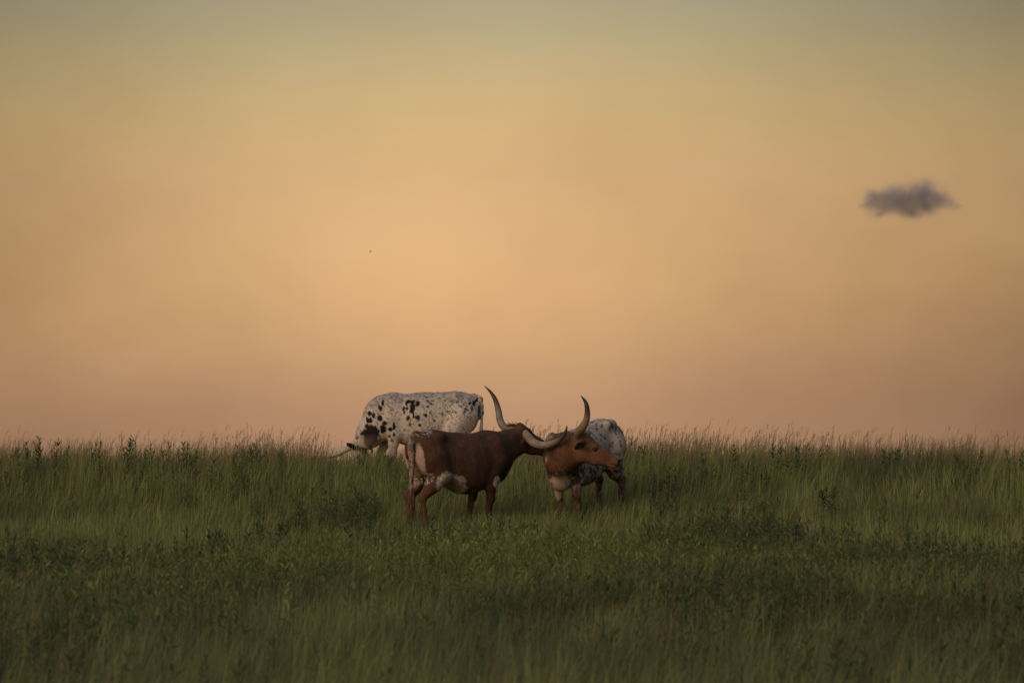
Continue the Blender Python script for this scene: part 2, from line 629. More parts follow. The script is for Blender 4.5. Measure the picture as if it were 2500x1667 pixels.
        C = lambda p, q, a, b: Cone(hp(*p), hp(*q), a * s, b * s)
        A(B(.06, 0, -.085, .115, .105, .095))
        A(B(.00, 0, -.015, .055, .10, .045))
        A(C((.09, 0, -.085), (.30, 0, -.105), .092, .070), .05)
        A(C((.28, 0, -.105), (.455, 0, -.125), .070, .060), .04)
        A(B(.475, 0, -.132, .052, .070, .052), .03)                          # muzzle
        A(B(.440, 0, -.172, .06, .045, .028), .025)                         # chin
        for q in (-1, 1):
            A(C((.10, q * .050, -.180), (.24, q * .045, -.185), .070, .054), .04)   # cheek
            A(C((.24, q * .040, -.185), (.42, q * .02, -.163), .050, .034), .04)    # jaw bar
            A(B(.185, q * .082, -.058, .045, .022, .026), .03)                      # brow
            self.carves.append((B(.200, q * .112, -.080, .022, .014, .013), .012))
            self.carves.append((B(.515, q * .040, -.115, .018, .014, .012), .012))
            self.carves.append((C((.40, q * .075, -.168), (.52, q * .06, -.165), .007, .010), .012))
            self.eye(hp(.200, q * .090, -.080), .020)
        return hp

    def eye(self, c, r):
        vs_, fs_ = [], []
        n, m = 10, 6
        for i in range(m + 1):
            th = math.pi * i / m
            for j in range(n):
                ph = 2 * math.pi * j / n
                vs_.append(np.array(c) + r * np.array([math.sin(th) * math.cos(ph), math.sin(th) * math.sin(ph), math.cos(th)]))
        for i in range(m):
            for j in range(n):
                a, b = i * n + j, i * n + (j + 1) % n
                fs_.append((a, b, b + n, a + n))
        self.part('eye', vs_, np.array(fs_), MAT_EYE)

    def ear(self, base, tip, wide, length_r=.05, flip=1.0):
        """leaf shaped ear in local space; wide = direction across the ear"""
        base, tip, wide = (np.array(a, float) for a in (base, tip, wide))
        ax = tip - base; ln = np.linalg.norm(ax); ax /= ln
        wide = wide - ax * (wide @ ax); wide /= np.linalg.norm(wide)
        nrm = np.cross(ax, wide) * flip
        R = np.stack([ax, wide, nrm])
        self.add(Cone(base - ax * .02, base + ax * .05, .026, .024), .02, 'ear')
        self.add(Blob(base + ax * ln * .55, (ln * .52, length_r, .020), R), .02, 'ear')
        self.carves.append((Blob(base + ax * ln * .58 + nrm * .022, (ln * .36, length_r * .62, .016), R), .01))

    def build(self, lo, hi, paint, h=.0125):
        fld = Field(lo, hi, h)
        for pr, k, g in self.prims:
            fld.add(pr, k)
        for pr, k in self.carves:
            fld.carve(pr, k)
        v, f = fld.mesh(2)
        # vertex normals in local space
        fn = np.cross(v[f[:, 2]] - v[f[:, 0]], v[f[:, 3]] - v[f[:, 1]])
        n = np.zeros_like(v)
        for i in range(4):
            np.add.at(n, f[:, i], fn)
        n /= np.linalg.norm(n, axis=1)[:, None] + 1e-9
        dist = {}
        for pr, k, g in self.prims:
            dd = pr(v.astype(np.float32))
            dist[g] = np.minimum(dist.get(g, 9.0), dd)
        # skin relief: ribs, folds, muscle
        rel = .016 * (fnoise(v[:, 0] * 6, v[:, 1] * 6, v[:, 2] * 5, seed=201) - .5) + .006 * (fnoise(v[:, 0] * 17, v[:, 1] * 17, v[:, 2] * 8, seed=203) - .5)
        rib = np.exp(-((v[:, 0] - .10) / .24) ** 2) * sstep(.60, .75, v[:, 2]) * sstep(1.20, 1.05, v[:, 2])
        rel = rel + .0014 * rib * np.sin((v[:, 0] + .25 * (v[:, 2] - .9)) * 62)
        flank = np.exp(-((v[:, 0] + .36) / .09) ** 2) * np.exp(-((v[:, 2] - 1.08) / .13) ** 2)
        rel = rel - .024 * flank
        rel = rel * sstep(.0, .05, np.minimum(dist['head'], dist['ear']))
        v = v + n * rel[:, None]
        w = self.o + (v * self.scale) @ self.R
        px, py = project(w)
        col = paint(self, v, n, dist, px, py)
        self.body = self.part('body', v, f, MAT_COAT, col)
        # short coat hair lying back and down over the hide
        nh = 42000
        i = RNG.integers(0, len(v), nh)
        nn = n[i]
        flow = np.array([-.55, 0, -.8]) + RNG.normal(size=(nh, 3)) * .35
        flow = flow - nn * (flow * nn).sum(1)[:, None]
        flow /= np.linalg.norm(flow, axis=1)[:, None] + 1e-6
        onhead = (np.minimum(dist['head'], dist['ear'])[i] < .03)
        d_ = flow + nn * RNG.uniform(.06, .28, nh)[:, None]
        ln = RNG.uniform(.014, .034, nh) * np.where(onhead, .5, 1.0)
        r = v[i] + RNG.normal(size=(nh, 3)) * .006
        r = r - nn * .004
        sd = np.cross(d_, nn); sd /= np.linalg.norm(sd, axis=1)[:, None] + 1e-6
        tri = np.stack([r - sd * .0022, r + sd * .0022, r + d_ * ln[:, None]], 1).reshape(-1, 3)
        hc = np.repeat(col[i] * RNG.uniform(.72, 1.28, (nh, 1)), 3, axis=0)
        tag(self.part('coat_hair', tri, np.arange(nh * 3).reshape(-1, 3), MAT_COAT, hc, smooth=False), kind='stuff')
        return self.body

    def horn(self, pts, rad, c_base, c_mid, c_tip, tip_at=.78, seed=1, ring=14):
        """pts in local space"""
        pts = np.array(pts, float)
        t = np.linspace(0, len(pts) - 1, 40)
        ext = np.vstack([2 * pts[0] - pts[1], pts, 2 * pts[-1] - pts[-2]])
        i = np.minimum(t.astype(int), len(pts) - 2); u = (t - i)[:, None]
        p0, p1, p2, p3 = ext[i], ext[i + 1], ext[i + 2], ext[i + 3]
        c = 0.5 * (2 * p1 + (p2 - p0) * u + (2 * p0 - 5 * p1 + 4 * p2 - p3) * u ** 2 + (3 * p1 - p0 - 3 * p2 + p3) * u ** 3)
        s = np.concatenate([[0], np.cumsum(np.linalg.norm(np.diff(c, axis=0), axis=1))]); s /= s[-1]
        r = np.interp(s, [q[0] for q in rad], [q[1] for q in rad])
        tg = np.gradient(c, axis=0); tg /= np.linalg.norm(tg, axis=1)[:, None]
        ref = np.array([0.2, 0.1, 1.0])
        vs_ = []; col = []
        e1 = np.cross(tg[0], ref); e1 /= np.linalg.norm(e1)
        for q in range(len(c)):
            e1 = e1 - tg[q] * (e1 @ tg[q]); e1 /= np.linalg.norm(e1)
            e2 = np.cross(tg[q], e1)
            for j in range(ring):
                a = 2 * math.pi * j / ring
                vs_.append(c[q] + r[q] * (math.cos(a) * e1 + math.sin(a) * e2))
        vs_.append(c[-1] + tg[-1] * r[-1]); vs_ = np.array(vs_)
        sv = np.concatenate([np.repeat(s, ring), [1.0]])
        nz = fnoise(vs_[:, 0] * 22, vs_[:, 1] * 22, vs_[:, 2] * 22, seed=seed) - .5
        cb, cm, ct = (np.array(x) for x in (c_base, c_mid, c_tip))
        a = sstep(.03, .40, sv + .25 * nz)[:, None]; b = sstep(tip_at - .16, tip_at + .08, sv + .22 * nz)[:, None]
        col = (cb * (1 - a) + cm * a) * (1 - b) + ct * b
        col = col * (1 + 1.1 * nz[:, None])
        ridge = np.sin(sv * 95 + 5 * nz) * sstep(.5, .05, sv)
        col = col * (1 + .10 * ridge[:, None])
        fs_ = []
        for q in range(len(c) - 1):
            for j in range(ring):
                a0, a1 = q * ring + j, q * ring + (j + 1) % ring
                fs_ += [(a0, a1, a1 + ring), (a0, a1 + ring, a0 + ring)]
        e = (len(c) - 1) * ring
        for j in range(ring):
            fs_.append((e + j, e + (j + 1) % ring, len(vs_) - 1))
        return self.part('horn', vs_, np.array(fs_), MAT_HORN, col)

    def strands(self, name, roots, dirs, lens, width, colors, droop=.3, mat=None):
        """tuft of hair as thin tapered strips, local space"""
        roots = np.array(roots, float); dirs = np.array(dirs, float); dirs /= np.linalg.norm(dirs, axis=1)[:, None]
        n = len(roots)
        side = np.cross(dirs, RNG.normal(size=(n, 3))); side /= np.linalg.norm(side, axis=1)[:, None]
        lens = np.asarray(lens)[:, None]
        mid = roots + dirs * lens * .5
        tip = roots + dirs * lens + np.array([0, 0, -1]) * droop * lens
        w = width
        v = np.stack([roots - side * w, roots + side * w, mid + side * w * .8, mid - side * w * .8, tip], 1).reshape(-1, 3)
        b = np.arange(n)[:, None] * 5
        f = np.concatenate([b + [[0, 1, 2]], b + [[0, 2, 3]], b + [[3, 2, 4]]])
        c = np.repeat(np.asarray(colors), 5, axis=0)
        return self.part(name, v, f, mat or MAT_COAT, c, smooth=False)


def ell(px, py, cx, cy, rx, ry, ang=0.0):
    c, s = math.cos(ang), math.sin(ang)
    x, y = px - cx, py - cy
    return np.sqrt(((c * x + s * y) / rx) ** 2 + ((-s * x + c * y) / ry) ** 2)


def blend(col, c, m):
    return col * (1 - m[:, None]) + np.array(c) * m[:, None]


def mirrored_px(cow, v, near):
    vm = v.copy()
    vm[:, 1] = near * np.abs(vm[:, 1])
    return project(cow.o + (vm * cow.scale) @ cow.R)


# albedo
BROWN = np.array([.088, .045, .027])
BROWN_D = np.array([.050, .026, .017])
RED_BR = np.array([.152, .070, .037])
WHITE = np.array([.56, .47, .39])
PINK = np.array([.46, .32, .24])
BLACK = np.array([.016, .015, .015])


# ---- brown cow, seen from behind its right flank, head stretched behind its companion's neck
def brown_cow():
    cow = Cow('longhorn_cow', 'solid dark brown longhorn cow with pale rump, seen from behind its flank', 1123, 45.3, math.radians(37), scale=1.01, belly=.075)
    cow.muscles()
    cow.hind(-1, dx=-.03, dy=-.01); cow.hind(1, dx=-.04, dy=.0)
    cow.fore(-1, dx=-.10); cow.fore(1, dx=-.18, dy=.02)
    a = cow.at
    # neck: deep and flat
    n0, n1, n2 = (.52, 0, 1.06), a(1238, 1092, 45.86), a(1276, 1072, 45.98)
    cow.chain([(.50, 0, 1.10), a(1234, 1076, 45.86), a(1268, 1058, 45.98)], [.17, .125, .095], .08, 'neck')
    cow.chain([(.55, 0, .98), a(1234, 1105, 45.86), a(1272, 1088, 45.98)], [.19, .13, .105], .08, 'neck')
    cow.chain([(.60, 0, .76), (.72, 0, .86), a(1236, 1117, 45.86)], [.10, .07, .065], .06, 'neck')       # dewlap
    poll = P(1272, 1040, 45.98)
    hp = cow.head(poll, (.90, .26, -.40), (.42, -.30, .95), 1.12, 1.12)
    # ears
    cow.ear(a(1290, 1072, 45.92), a(1272, 1082, 45.76), (0, .3, 1), .045)
    cow.ear(a(1266, 1050, 46.06), a(1246, 1054, 46.16), (0, .3, 1), .04)
    # tail
    cow.chain([(-.70, 0, 1.245), (-.80, 0, 1.19), a(1003, 1092, 44.76), a(1005, 1142, 44.74), a(1005, 1192, 44.74), a(1006, 1215, 44.74)],
              [.05, .045, .040, .032, .026, .026], .025, 'tail')

    def paint(c, v, n, dist, px, py):
        qx, qy = mirrored_px(c, v, -1)
        nz = fnoise(v[:, 0] * 9, v[:, 1] * 9, v[:, 2] * 9, seed=5)
        fz = fnoise(v[:, 0] * 42, v[:, 1] * 42, v[:, 2] * 42, seed=9)
        col = np.tile(BROWN, (len(v), 1)) * (0.50 + .60 * nz[:, None] + .36 * fz[:, None])
        # darker towards the lower front, over elbow and brisket
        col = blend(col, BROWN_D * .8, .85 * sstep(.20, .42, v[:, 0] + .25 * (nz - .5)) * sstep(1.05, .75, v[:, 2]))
        # pale buttock
        leg = v[:, 2] < 0.62
        rear = sstep(-.42, -.52, v[:, 0])
        e = ell(qx, qy, 1026, 1138, 14, 56, math.radians(-5)) + .55 * (nz - .5) + .35 * (fz - .5)
        col = blend(col, PINK * .95, sstep(1.08, .82, e) * rear)
        e = ell(qx, qy, 1012, 1102, 4.5, 24) + .4 * (nz - .5)
        col = blend(col, BLACK, sstep(1.1, .7, e) * rear * .9)
        speck = sstep(.50, .60, fz)
        e = ell(qx, qy, 1042, 1166, 15, 17)
        col = blend(col, WHITE, sstep(1.25, .7, e + .9 * (nz - .5)) * speck)
        # belly patch with a speckled rim, its tan inside darkened by painted shade
        e = ell(qx, qy, 1101, 1186, 37, 34) + .55 * (nz - .5) + .55 * (fz - .5)
        inside = sstep(1.02, .90, e)
        rim = inside * sstep(.50, .75, e)
        col = blend(col, np.array([.30, .21, .14]), inside)
        col = blend(col, WHITE, rim * sstep(.40, .52, fz))
        # grey roan tail head and small white marks on the spine
        e = ell(qx, qy, 1032, 1056, 26, 11) + .8 * (nz - .5)
        col = blend(col, WHITE * .75, sstep(1.1, .7, e) * sstep(.42, .62, fz) * .85)
        e = ell(px, py, 1146, 1055, 9, 4) + .6 * (nz - .5)
        col = blend(col, WHITE, sstep(1.1, .7, e) * .8)
        # white mark on the brisket
        e = ell(qx, qy, 1214, 1180, 9, 17) + .7 * (nz - .5)
        col = blend(col, WHITE, sstep(1.1, .8, e) * sstep(.40, .5, fz + .1))
        # lower hind legs: rusty
        col = blend(col, np.array([.125, .065, .037]), sstep(.66, .40, v[:, 2]) * sstep(-.3, -.55, v[:, 0]) * .8)
        # tail: pale roan, rusty end
        tl = sstep(.012, .0, dist['tail']) * sstep(-.72, -.80, v[:, 0])
        col = blend(col, PINK * .75, tl * sstep(.38, .58, fz + .06))
        return np.clip(col, .005, 1)

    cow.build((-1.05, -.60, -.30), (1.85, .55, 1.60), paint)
    hb, hm, ht = (.16, .11, .065), (.25, .20, .14), (.035, .026, .021)
    cow.horn([a(1277, 1051, 46.00), a(1252, 1048, 46.05), a(1231, 1042, 46.12), a(1221, 1026, 46.18), a(1217, 1003, 46.22), a(1209, 975, 46.25), a(1197, 956, 46.27), a(1183, 942, 46.28)],
             [(0, .048), (.2, .053), (.38, .050), (.58, .043), (.75, .031), (.88, .019), (1, .005)], hb, (.18, .155, .12), ht, .70, 21)
    cow.horn([a(1275, 1050, 45.98), a(1287, 1064, 45.88), a(1302, 1080, 45.72), a(1327, 1087, 45.50), a(1352, 1081, 45.33), a(1371, 1069, 45.25), a(1381, 1053, 45.22), a(1384, 1039, 45.21)],
             [(0, .050), (.18, .058), (.35, .055), (.55, .049), (.72, .041), (.86, .030), (.95, .017), (1, .004)], (.22, .145, .085), (.25, .195, .13), ht, .82, 22)
    # shaggy crown of hair across the poll and over the far horn's base
    nh = 420
    t = RNG.random(nh)
    roots = np.array([a(1296 - 54 * q + RNG.normal() * 3, 1052 - 15 * q + 14 * (q - .5) ** 2 + RNG.normal() * 3.0, 45.97 + .10 * q + RNG.normal() * .03) for q in t])
    dirs = RNG.normal(size=(nh, 3)) * .5 + np.array([-.5, .1, .55])
    cow.strands('poll_hair', roots, dirs, RNG.uniform(.03, .075, nh), .004, np.tile(BROWN * .8, (nh, 1)) * RNG.uniform(.6, 1.3, (nh, 1)), .25)
    nh = 240
    end = a(1006, 1205, 44.74)
    roots = end + RNG.normal(size=(nh, 3)) * np.array([.014, .014, .05])
    dirs = RNG.normal(size=(nh, 3)) * .10 + np.array([0, 0, -1])
    cow.strands('tail_hair', roots, dirs, RNG.uniform(.12, .34, nh), .0045, np.tile(np.array([.16, .088, .052]), (nh, 1)) * RNG.uniform(.6, 1.3, (nh, 1)), .0)
    return cow


# ---- roan cow with a red-brown head, turned towards the right
def roan_cow():
    cow = Cow('longhorn_cow', 'white roan longhorn cow with red-brown head in profile and one upright horn', 1432, 46.35, math.radians(237), scale=1.035, pitch=math.radians(-6.5), belly=.055, lift=-.03, top=lambda x: -.075 * math.exp(-((x - .5) / .3) ** 2) - .02 * math.exp(-((x + .05) / .3) ** 2))
    cow.muscles(-.075)
    cow.add(Blob((.56, 0, .64), (.17, .15, .17)), .06)
    cow.add(Blob((-.46, .16, 1.232), (.11, .06, .055)), .07)
    cow.hind(1, dx=.0); cow.hind(-1, dx=.05)
    cow.fore(1, dx=-.04, dy=.0); cow.fore(-1, dx=.0, dy=-.05)
    a = cow.at
    cow.chain([(.46, 0, 1.02), a(1386, 1092, 45.52), a(1416, 1081, 45.36)], [.17, .155, .108], .08, 'neck')
    cow.chain([(.50, 0, .93), a(1382, 1118, 45.48), a(1412, 1111, 45.36)], [.19, .17, .12], .08, 'neck')
    cow.chain([(.64, 0, .78), a(1358, 1142, 45.46), a(1380, 1136, 45.40)], [.10, .085, .075], .06, 'neck')
    poll = P(1423, 1060, 45.33)
    cow.head(poll, (.92, -.10, -.34), (.36, -.12, .92), 1.10, 1.28)
    # near ear, seen into its dark hollow
    cow.ear(a(1424, 1083, 45.22), a(1404, 1092, 45.06), (0.1, 0.2, 1), .05, -1.0)
    cow.ear(a(1420, 1070, 45.42), a(1398, 1066, 45.55), (0, .3, 1), .042)
    cow.chain([(-.70, 0, 1.24), (-.81, 0, 1.18), (-.85, .0, 1.0), (-.86, .0, .7), (-.86, .0, .45)], [.038, .034, .028, .022, .030], .025, 'tail')

    def paint(c, v, n, dist, px, py):
        nz = fnoise(v[:, 0] * 9, v[:, 1] * 9, v[:, 2] * 9, seed=15)
        f2 = fnoise(v[:, 0] * 20, v[:, 1] * 20, v[:, 2] * 20, seed=25)
        fz = fnoise(v[:, 0] * 42, v[:, 1] * 42, v[:, 2] * 42, seed=19)
        col = np.tile(WHITE * .72, (len(v), 1)) * (0.72 + .50 * fz[:, None])
        # dark dashes running down the side
        st = fnoise(v[:, 0] * 30 + 3 * v[:, 2], v[:, 1] * 30, v[:, 2] * 10, seed=33, oct=2)
        col = blend(col, np.array([.060, .040, .034]), sstep(.575, .645, st) * .9)
        # rounder flecks low on the belly and shoulder
        sp = fnoise(v[:, 0] * 26, v[:, 1] * 26, v[:, 2] * 26, seed=35, oct=2)
        low = sstep(.95, .80, v[:, 2])
        col = blend(col, np.array([.060, .036, .028]), sstep(.54, .60, sp) * low * .9)
        col = blend(col, np.array([.16, .12, .10]), sstep(.72, .58, v[:, 2]) * sstep(.40, .55, fz) * .5 * sstep(.35, .2, np.abs(v[:, 0])))
        # dark brown over the withers and the tail head
        col = blend(col, BROWN * .55, sstep(.25, .45, v[:, 0]) * sstep(1.12, 1.22, v[:, 2] + .12 * (nz - .5)) * .9)
        col = blend(col, BLACK * 2, sstep(-.66, -.76, v[:, 0]) * sstep(.42, .52, nz) * sstep(1.0, 1.1, v[:, 2]))
        # red-brown legs
        g = sstep(.58, .44, v[:, 2] + .22 * (nz - .5)) * sstep(.30, .50, fz + .3 * sstep(.55, .3, v[:, 2]))
        col = blend(col, RED_BR * .62, g * sstep(.05, -.02, dist['leg']))
        col = blend(col, BLACK * 2, sstep(.34, .20, v[:, 2]) * sstep(.1, .3, v[:, 0]) * .6)
        # red-brown head and neck
        hn = np.minimum(dist['head'], np.minimum(dist['neck'], dist['ear']))
        m = sstep(.085, .055, hn + .05 * (nz - .5) + .03 * (fz - .5)) * sstep(.52, .62, v[:, 0] + .10 * (nz - .5))
        hc = RED_BR * (0.48 + .62 * nz[:, None] + .40 * fz[:, None])
        hc = hc * (1 - .45 * sstep(.06, .0, dist['neck'])[:, None] * sstep(.02, .10, dist['head'])[:, None])
        col = col * (1 - m[:, None]) + hc * m[:, None]
        # white V on the chest
        e = ell(px, py, 1368, 1180, 24, 40) + .5 * (nz - .5)
        front = sstep(.2, .5, v[:, 0]) * sstep(.06, .12, dist['head'])
        col = blend(col, np.array([.42, .33, .27]), sstep(1.05, .80, e + 1.0 * (f2 - .5)) * front * sstep(1144, 1154, py + 30 * (fz - .5) + 26 * (f2 - .5)))
        # muzzle: dark nose, pale lip; dark ear; pale eye ring
        Hl, hp = c.Hl, c.hp
        q = ((v - hp(0, 0, 0)) @ Hl.T) / np.array([c.hs, c.hs, c.hs * c.hdeep])
        dh = sstep(.10, .03, dist['head'])
        ax_, ay_, az_ = q[:, 0], np.abs(q[:, 1]), q[:, 2]
        col = blend(col, np.array([.27, .14, .085]), dh * sstep(.36, .44, ax_) * sstep(-.15, -.165, az_) * .8)              # pale lips
        col = blend(col, np.array([.055, .032, .025]), dh * sstep(.495, .515, ax_) * sstep(-.155, -.145, az_) * sstep(-.09, -.105, az_))   # nose pad
        col = blend(col, BLACK, dh * sstep(1.1, .7, np.sqrt(((ax_ - .512) / .016) ** 2 + ((az_ + .112) / .014) ** 2)) * sstep(.02, .03, ay_))  # dark of the nostril hollow put into the colour
        col = blend(col, BLACK * 1.5, dh * sstep(.009, .004, np.abs(az_ + .156 - .05 * (ax_ - .5))) * sstep(.39, .42, ax_) * .9)      # mouth line, its shade painted over the shallow carve
        ring = np.sqrt(((ax_ - .200) / .036) ** 2 + ((az_ + .080) / .026) ** 2)
        col = blend(col, np.array([.24, .125, .07]), dh * sstep(1.6, 1.0, ring) * .6)
        col = blend(col, BLACK * 1.6, dh * sstep(1.0, .75, ring) * .85)
        col = blend(col, BLACK * 1.3, sstep(.022, .008, dist['ear']) * .92)
        return np.clip(col, .005, 1)

    cow.build((-1.05, -.62, -.30), (1.45, 1.15, 1.55), paint)
    hb, hm, ht = (.20, .135, .08), (.23, .16, .095), (.025, .019, .016)
    cow.horn([a(1413, 1067, 45.28), a(1412, 1056, 45.20), a(1423, 1042, 45.10), a(1432, 1023, 45.05), a(1434, 1003, 45.03), a(1431, 985, 45.03), a(1425, 974, 45.03), a(1418, 966, 45.03)],
             [(0, .052), (.2, .056), (.4, .049), (.6, .038), (.78, .029), (.9, .018), (1, .005)], hb, hm, ht, .66, 31)
    cow.horn([a(1422, 1062, 45.38), a(1426, 1058, 45.50), a(1434, 1058, 45.70), a(1440, 1058, 45.90), a(1442, 1054, 46.02)],
             [(0, .045), (.3, .044), (.6, .034), (.85, .018), (1, .004)], hb, hm, ht, .80, 32)
    nh = 26
    c0 = a(1411, 1088, 45.15)
    roots = c0 + RNG.normal(size=(nh, 3)) * .007
    dirs = RNG.normal(size=(nh, 3)) * .4 + cow.R @ np.array([0, -1, -.4])
    cow.strands('ear_hair', roots, dirs, RNG.uniform(.02, .04, nh), .003, np.tile(np.array([.6, .52, .42]), (nh, 1)), .3)
    return cow


# ---- white cow with black spots grazing on the crest
SPOTS = [(900, 290, 14, 28), (848, 345, 10, 22), (872, 362, 14, 25), (722, 430, 18, 25), (780, 462, 18, 30), (730, 520, 18, 30), (690, 520, 10, 35),
         (860, 495, 25, 35), (920, 562, 22, 22), (690, 605, 22, 28), (650, 690, 24, 20), (620, 705, 18, 14), (565, 760, 16, 10), (760, 630, 12, 20),
         (742, 735, 92, 118), (805, 700, 32, 55), (900, 640, 32, 48), (845, 680, 12, 20), (995, 645, 22, 25), (1045, 605, 12, 42), (1052, 718, 14, 20),
         (990, 740, 12, 20), (1020, 795, 12, 20), (1305, 285, 25, 22), (1255, 275, 30, 16), (1212, 305, 15, 20), (1178, 365, 12, 22), (1225, 368, 15, 18),
         (1185, 418, 10, 20), (1300, 355, 32, 38), (1285, 400, 24, 22), (1370, 305, 22, 32), (1308, 455, 9, 38), (1240, 495, 18, 25), (1360, 487, 28, 25),
         (1475, 460, 17, 17), (1262, 575, 14, 22), (1392, 590, 18, 16), (1590, 528, 9, 10), (2065, 300, 14, 18), (2115, 300, 14, 30), (2090, 370, 9, 30),
         (2030, 388, 10, 10), (2150, 260, 20, 12), (2166, 235, 9, 14), (1545, 300, 10, 9), (1770, 410, 10, 9), (1700, 430, 9, 9), (1500, 340, 14, 8)]


def white_cow():
    cow = Cow('longhorn_cow', 'white longhorn cow with black spots grazing on the crest, head down', 1037, 51.5, math.radians(179), scale=1.045, belly=.01, top=lambda x: .035 * math.exp(-((x - .02) / .25) ** 2) - .035 * math.exp(-((x - .42) / .16) ** 2))
    cow.muscles(-.045)
    cow.hind(1, dx=.02); cow.hind(-1, dx=-.1)
    cow.fore(1, dx=-.02, dy=.01); cow.fore(-1, dx=.22, dy=.0)
    a = cow.at
    d = 51.45
    cow.chain([(.46, 0, 1.09), (.62, 0, 1.03), a(917, 1012, d), a(893, 1052, d - .03), a(880, 1078, d - .05)], [.18, .18, .155, .115, .095], .09, 'neck')
    cow.chain([(.50, 0, .96), a(935, 1035, d), a(915, 1058, d - .02), a(896, 1083, d - .04)], [.20, .165, .125, .095], .09, 'neck')
    cow.chain([(.66, 0, .74), a(912, 1078, d), a(902, 1080, d - .02)], [.09, .055, .05], .06, 'neck')
    poll = P(870, 1080, d - .06)
    cow.head(poll, (-.08, -.40, -.88), (-.30, -.85, .35))
    cow.ear(a(866, 1091, d - .12), a(846, 1083, d - .16), (0, .4, 1), .036)
    cow.ear(a(884, 1098, d - .10), a(902, 1116, d - .14), (0, .4, 1), .04)
    cow.chain([(-.70, 0, 1.245), (-.80, 0, 1.20), a(1176, 990, d), a(1177, 1010, d), a(1175, 1047, d), a(1174, 1100, d)], [.04, .036, .026, .022, .020, .026], .025, 'tail')

    def paint(c, v, n, dist, px, py):
        nz = fnoise(v[:, 0] * 9, v[:, 1] * 9, v[:, 2] * 9, seed=45)
        fz = fnoise(v[:, 0] * 48, v[:, 1] * 48, v[:, 2] * 48, seed=49, oct=2)
        f2 = fnoise(v[:, 0] * 30, v[:, 1] * 30, v[:, 2] * 30, seed=59, oct=2)
        col = np.tile(WHITE * 1.04, (len(v), 1)) * (0.88 + .24 * nz[:, None])
        # grey ticking, thickest along the topline and the shoulder
        top = sstep(.95, 1.25, v[:, 2] + .2 * (nz - .5))
        sh = np.exp(-((v[:, 0] - .62) / .22) ** 2) * sstep(.8, 1.0, v[:, 2])
        dens = np.clip(.10 + .55 * top + .45 * sh, 0, 1)
        col = blend(col, np.array([.19, .155, .14]), sstep(.66 - .20 * dens, .74 - .20 * dens, fz) * .85)
        col = blend(col, np.array([.24, .215, .21]), top * .35)
        rear = sstep(.30, -.05, v[:, 0]) * sstep(.75, .95, v[:, 2])
        col = blend(col, BLACK * 2.5, sstep(.68, .715, f2) * rear * .85)
        # the large black spots
        qx, qy = mirrored_px(c, v, 1)
        head = np.minimum(dist['head'], dist['neck']) < .02
        ux = np.where(head, px, qx); uy = np.where(head, py, qy)
        wob = (f2 - .5)
        sx = (ux - 770) * 5.47 + 26 * (nz - .5); sy = (uy - 930) * 5.47 + 26 * (f2 - .5)
        near = (v[:, 1] > -.02) | head
        far_shift = np.where(near, 0, 60)
        m = np.zeros(len(v))
        for cx, cy, rx, ry in SPOTS:
            m = np.maximum(m, sstep(1.22, .92, ell(sx + far_shift, sy, cx, cy, rx * 1.12 + 4, ry * 1.12 + 4) + .8 * wob))
        col = blend(col, BLACK, m)
        # rusty tint round the spots on the neck
        col = blend(col, np.array([.30, .17, .10]), sstep(.5, .62, nz) * sstep(.62, .8, v[:, 0]) * (1 - m) * .5)
        # dark inside of the thigh
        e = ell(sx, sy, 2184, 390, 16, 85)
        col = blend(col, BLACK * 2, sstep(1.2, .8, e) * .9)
        col = blend(col, PINK, sstep(.72, .55, v[:, 2]) * sstep(.25, .4, v[:, 0]) * .35)
        col = blend(col, BLACK * 1.2, sstep(.035, .015, dist['ear']))
        return np.clip(col, .005, 1)

    cow.build((-1.05, -.55, -.25), (1.45, .75, 1.55), paint)
    hb, hm, ht = (.40, .36, .27), (.44, .39, .29), (.14, .12, .08)
    cow.horn([a(873, 1088, d - .10), a(858, 1092, d - .06), a(843, 1098, d - .02), a(826, 1108, d + .02), a(803, 1115, d + .02), a(777, 1119, d - .02)],
             [(0, .042), (.25, .044), (.5, .036), (.75, .024), (.92, .012), (1, .004)], hb, hm, ht, .95, 41)
    cow.horn([a(876, 1088, d - .08), a(890, 1088, d + .04), a(902, 1090, d + .20), a(908, 1098, d + .36), a(910, 1108, d + .46)],
             [(0, .042), (.25, .044), (.5, .036), (.75, .024), (.92, .012), (1, .004)], hb, hm, ht, .95, 42)
    nh = 200
    end = a(1174, 1095, d)
    roots = end + RNG.normal(size=(nh, 3)) * np.array([.014, .014, .05])
    dirs = RNG.normal(size=(nh, 3)) * .10 + np.array([0, 0, -1])
    cow.strands('tail_hair', roots, dirs, RNG.uniform(.12, .30, nh), .0045, np.tile(np.array([.4, .35, .3]), (nh, 1)) * RNG.uniform(.5, 1.2, (nh, 1)), .0)
    return cow


brown_cow()
roan_cow()
white_cow()


# ------------------------------------------------------------------ vegetation
def blade_arrays(x, y, height, width, lean_dir, lean, col, bend=0.35):
    """tapered blades: 5 vertices, 3 triangles each"""
    n = len(x)
    z = gz(x, y) - .02
    base = np.stack([x, y, z], 1)
    az = RNG.uniform(0, 2 * math.pi, n)
    side = np.stack([np.cos(az), np.sin(az), np.zeros(n)], 1)
    ld = np.stack([np.cos(lean_dir), np.sin(lean_dir), np.zeros(n)], 1)
    up = np.array([0, 0, 1.0])
    h = height[:, None]; lw = (lean * height)[:, None]; w = (width * .5)[:, None]
    mid = base + up * h * .55 + ld * lw * .35
    tip = base + up * h * (1 - bend * lean[:, None] * .6) + ld * lw
    v = np.stack([base - side * w, base + side * w, mid + side * w * .8, mid - side * w * .8, tip], 1).reshape(-1, 3)
    b = np.arange(n)[:, None] * 5
    f = np.concatenate([b + [[0, 1, 2]], b + [[0, 2, 3]], b + [[3, 2, 4]]])
    return v, f, np.repeat(col, 5, axis=0)


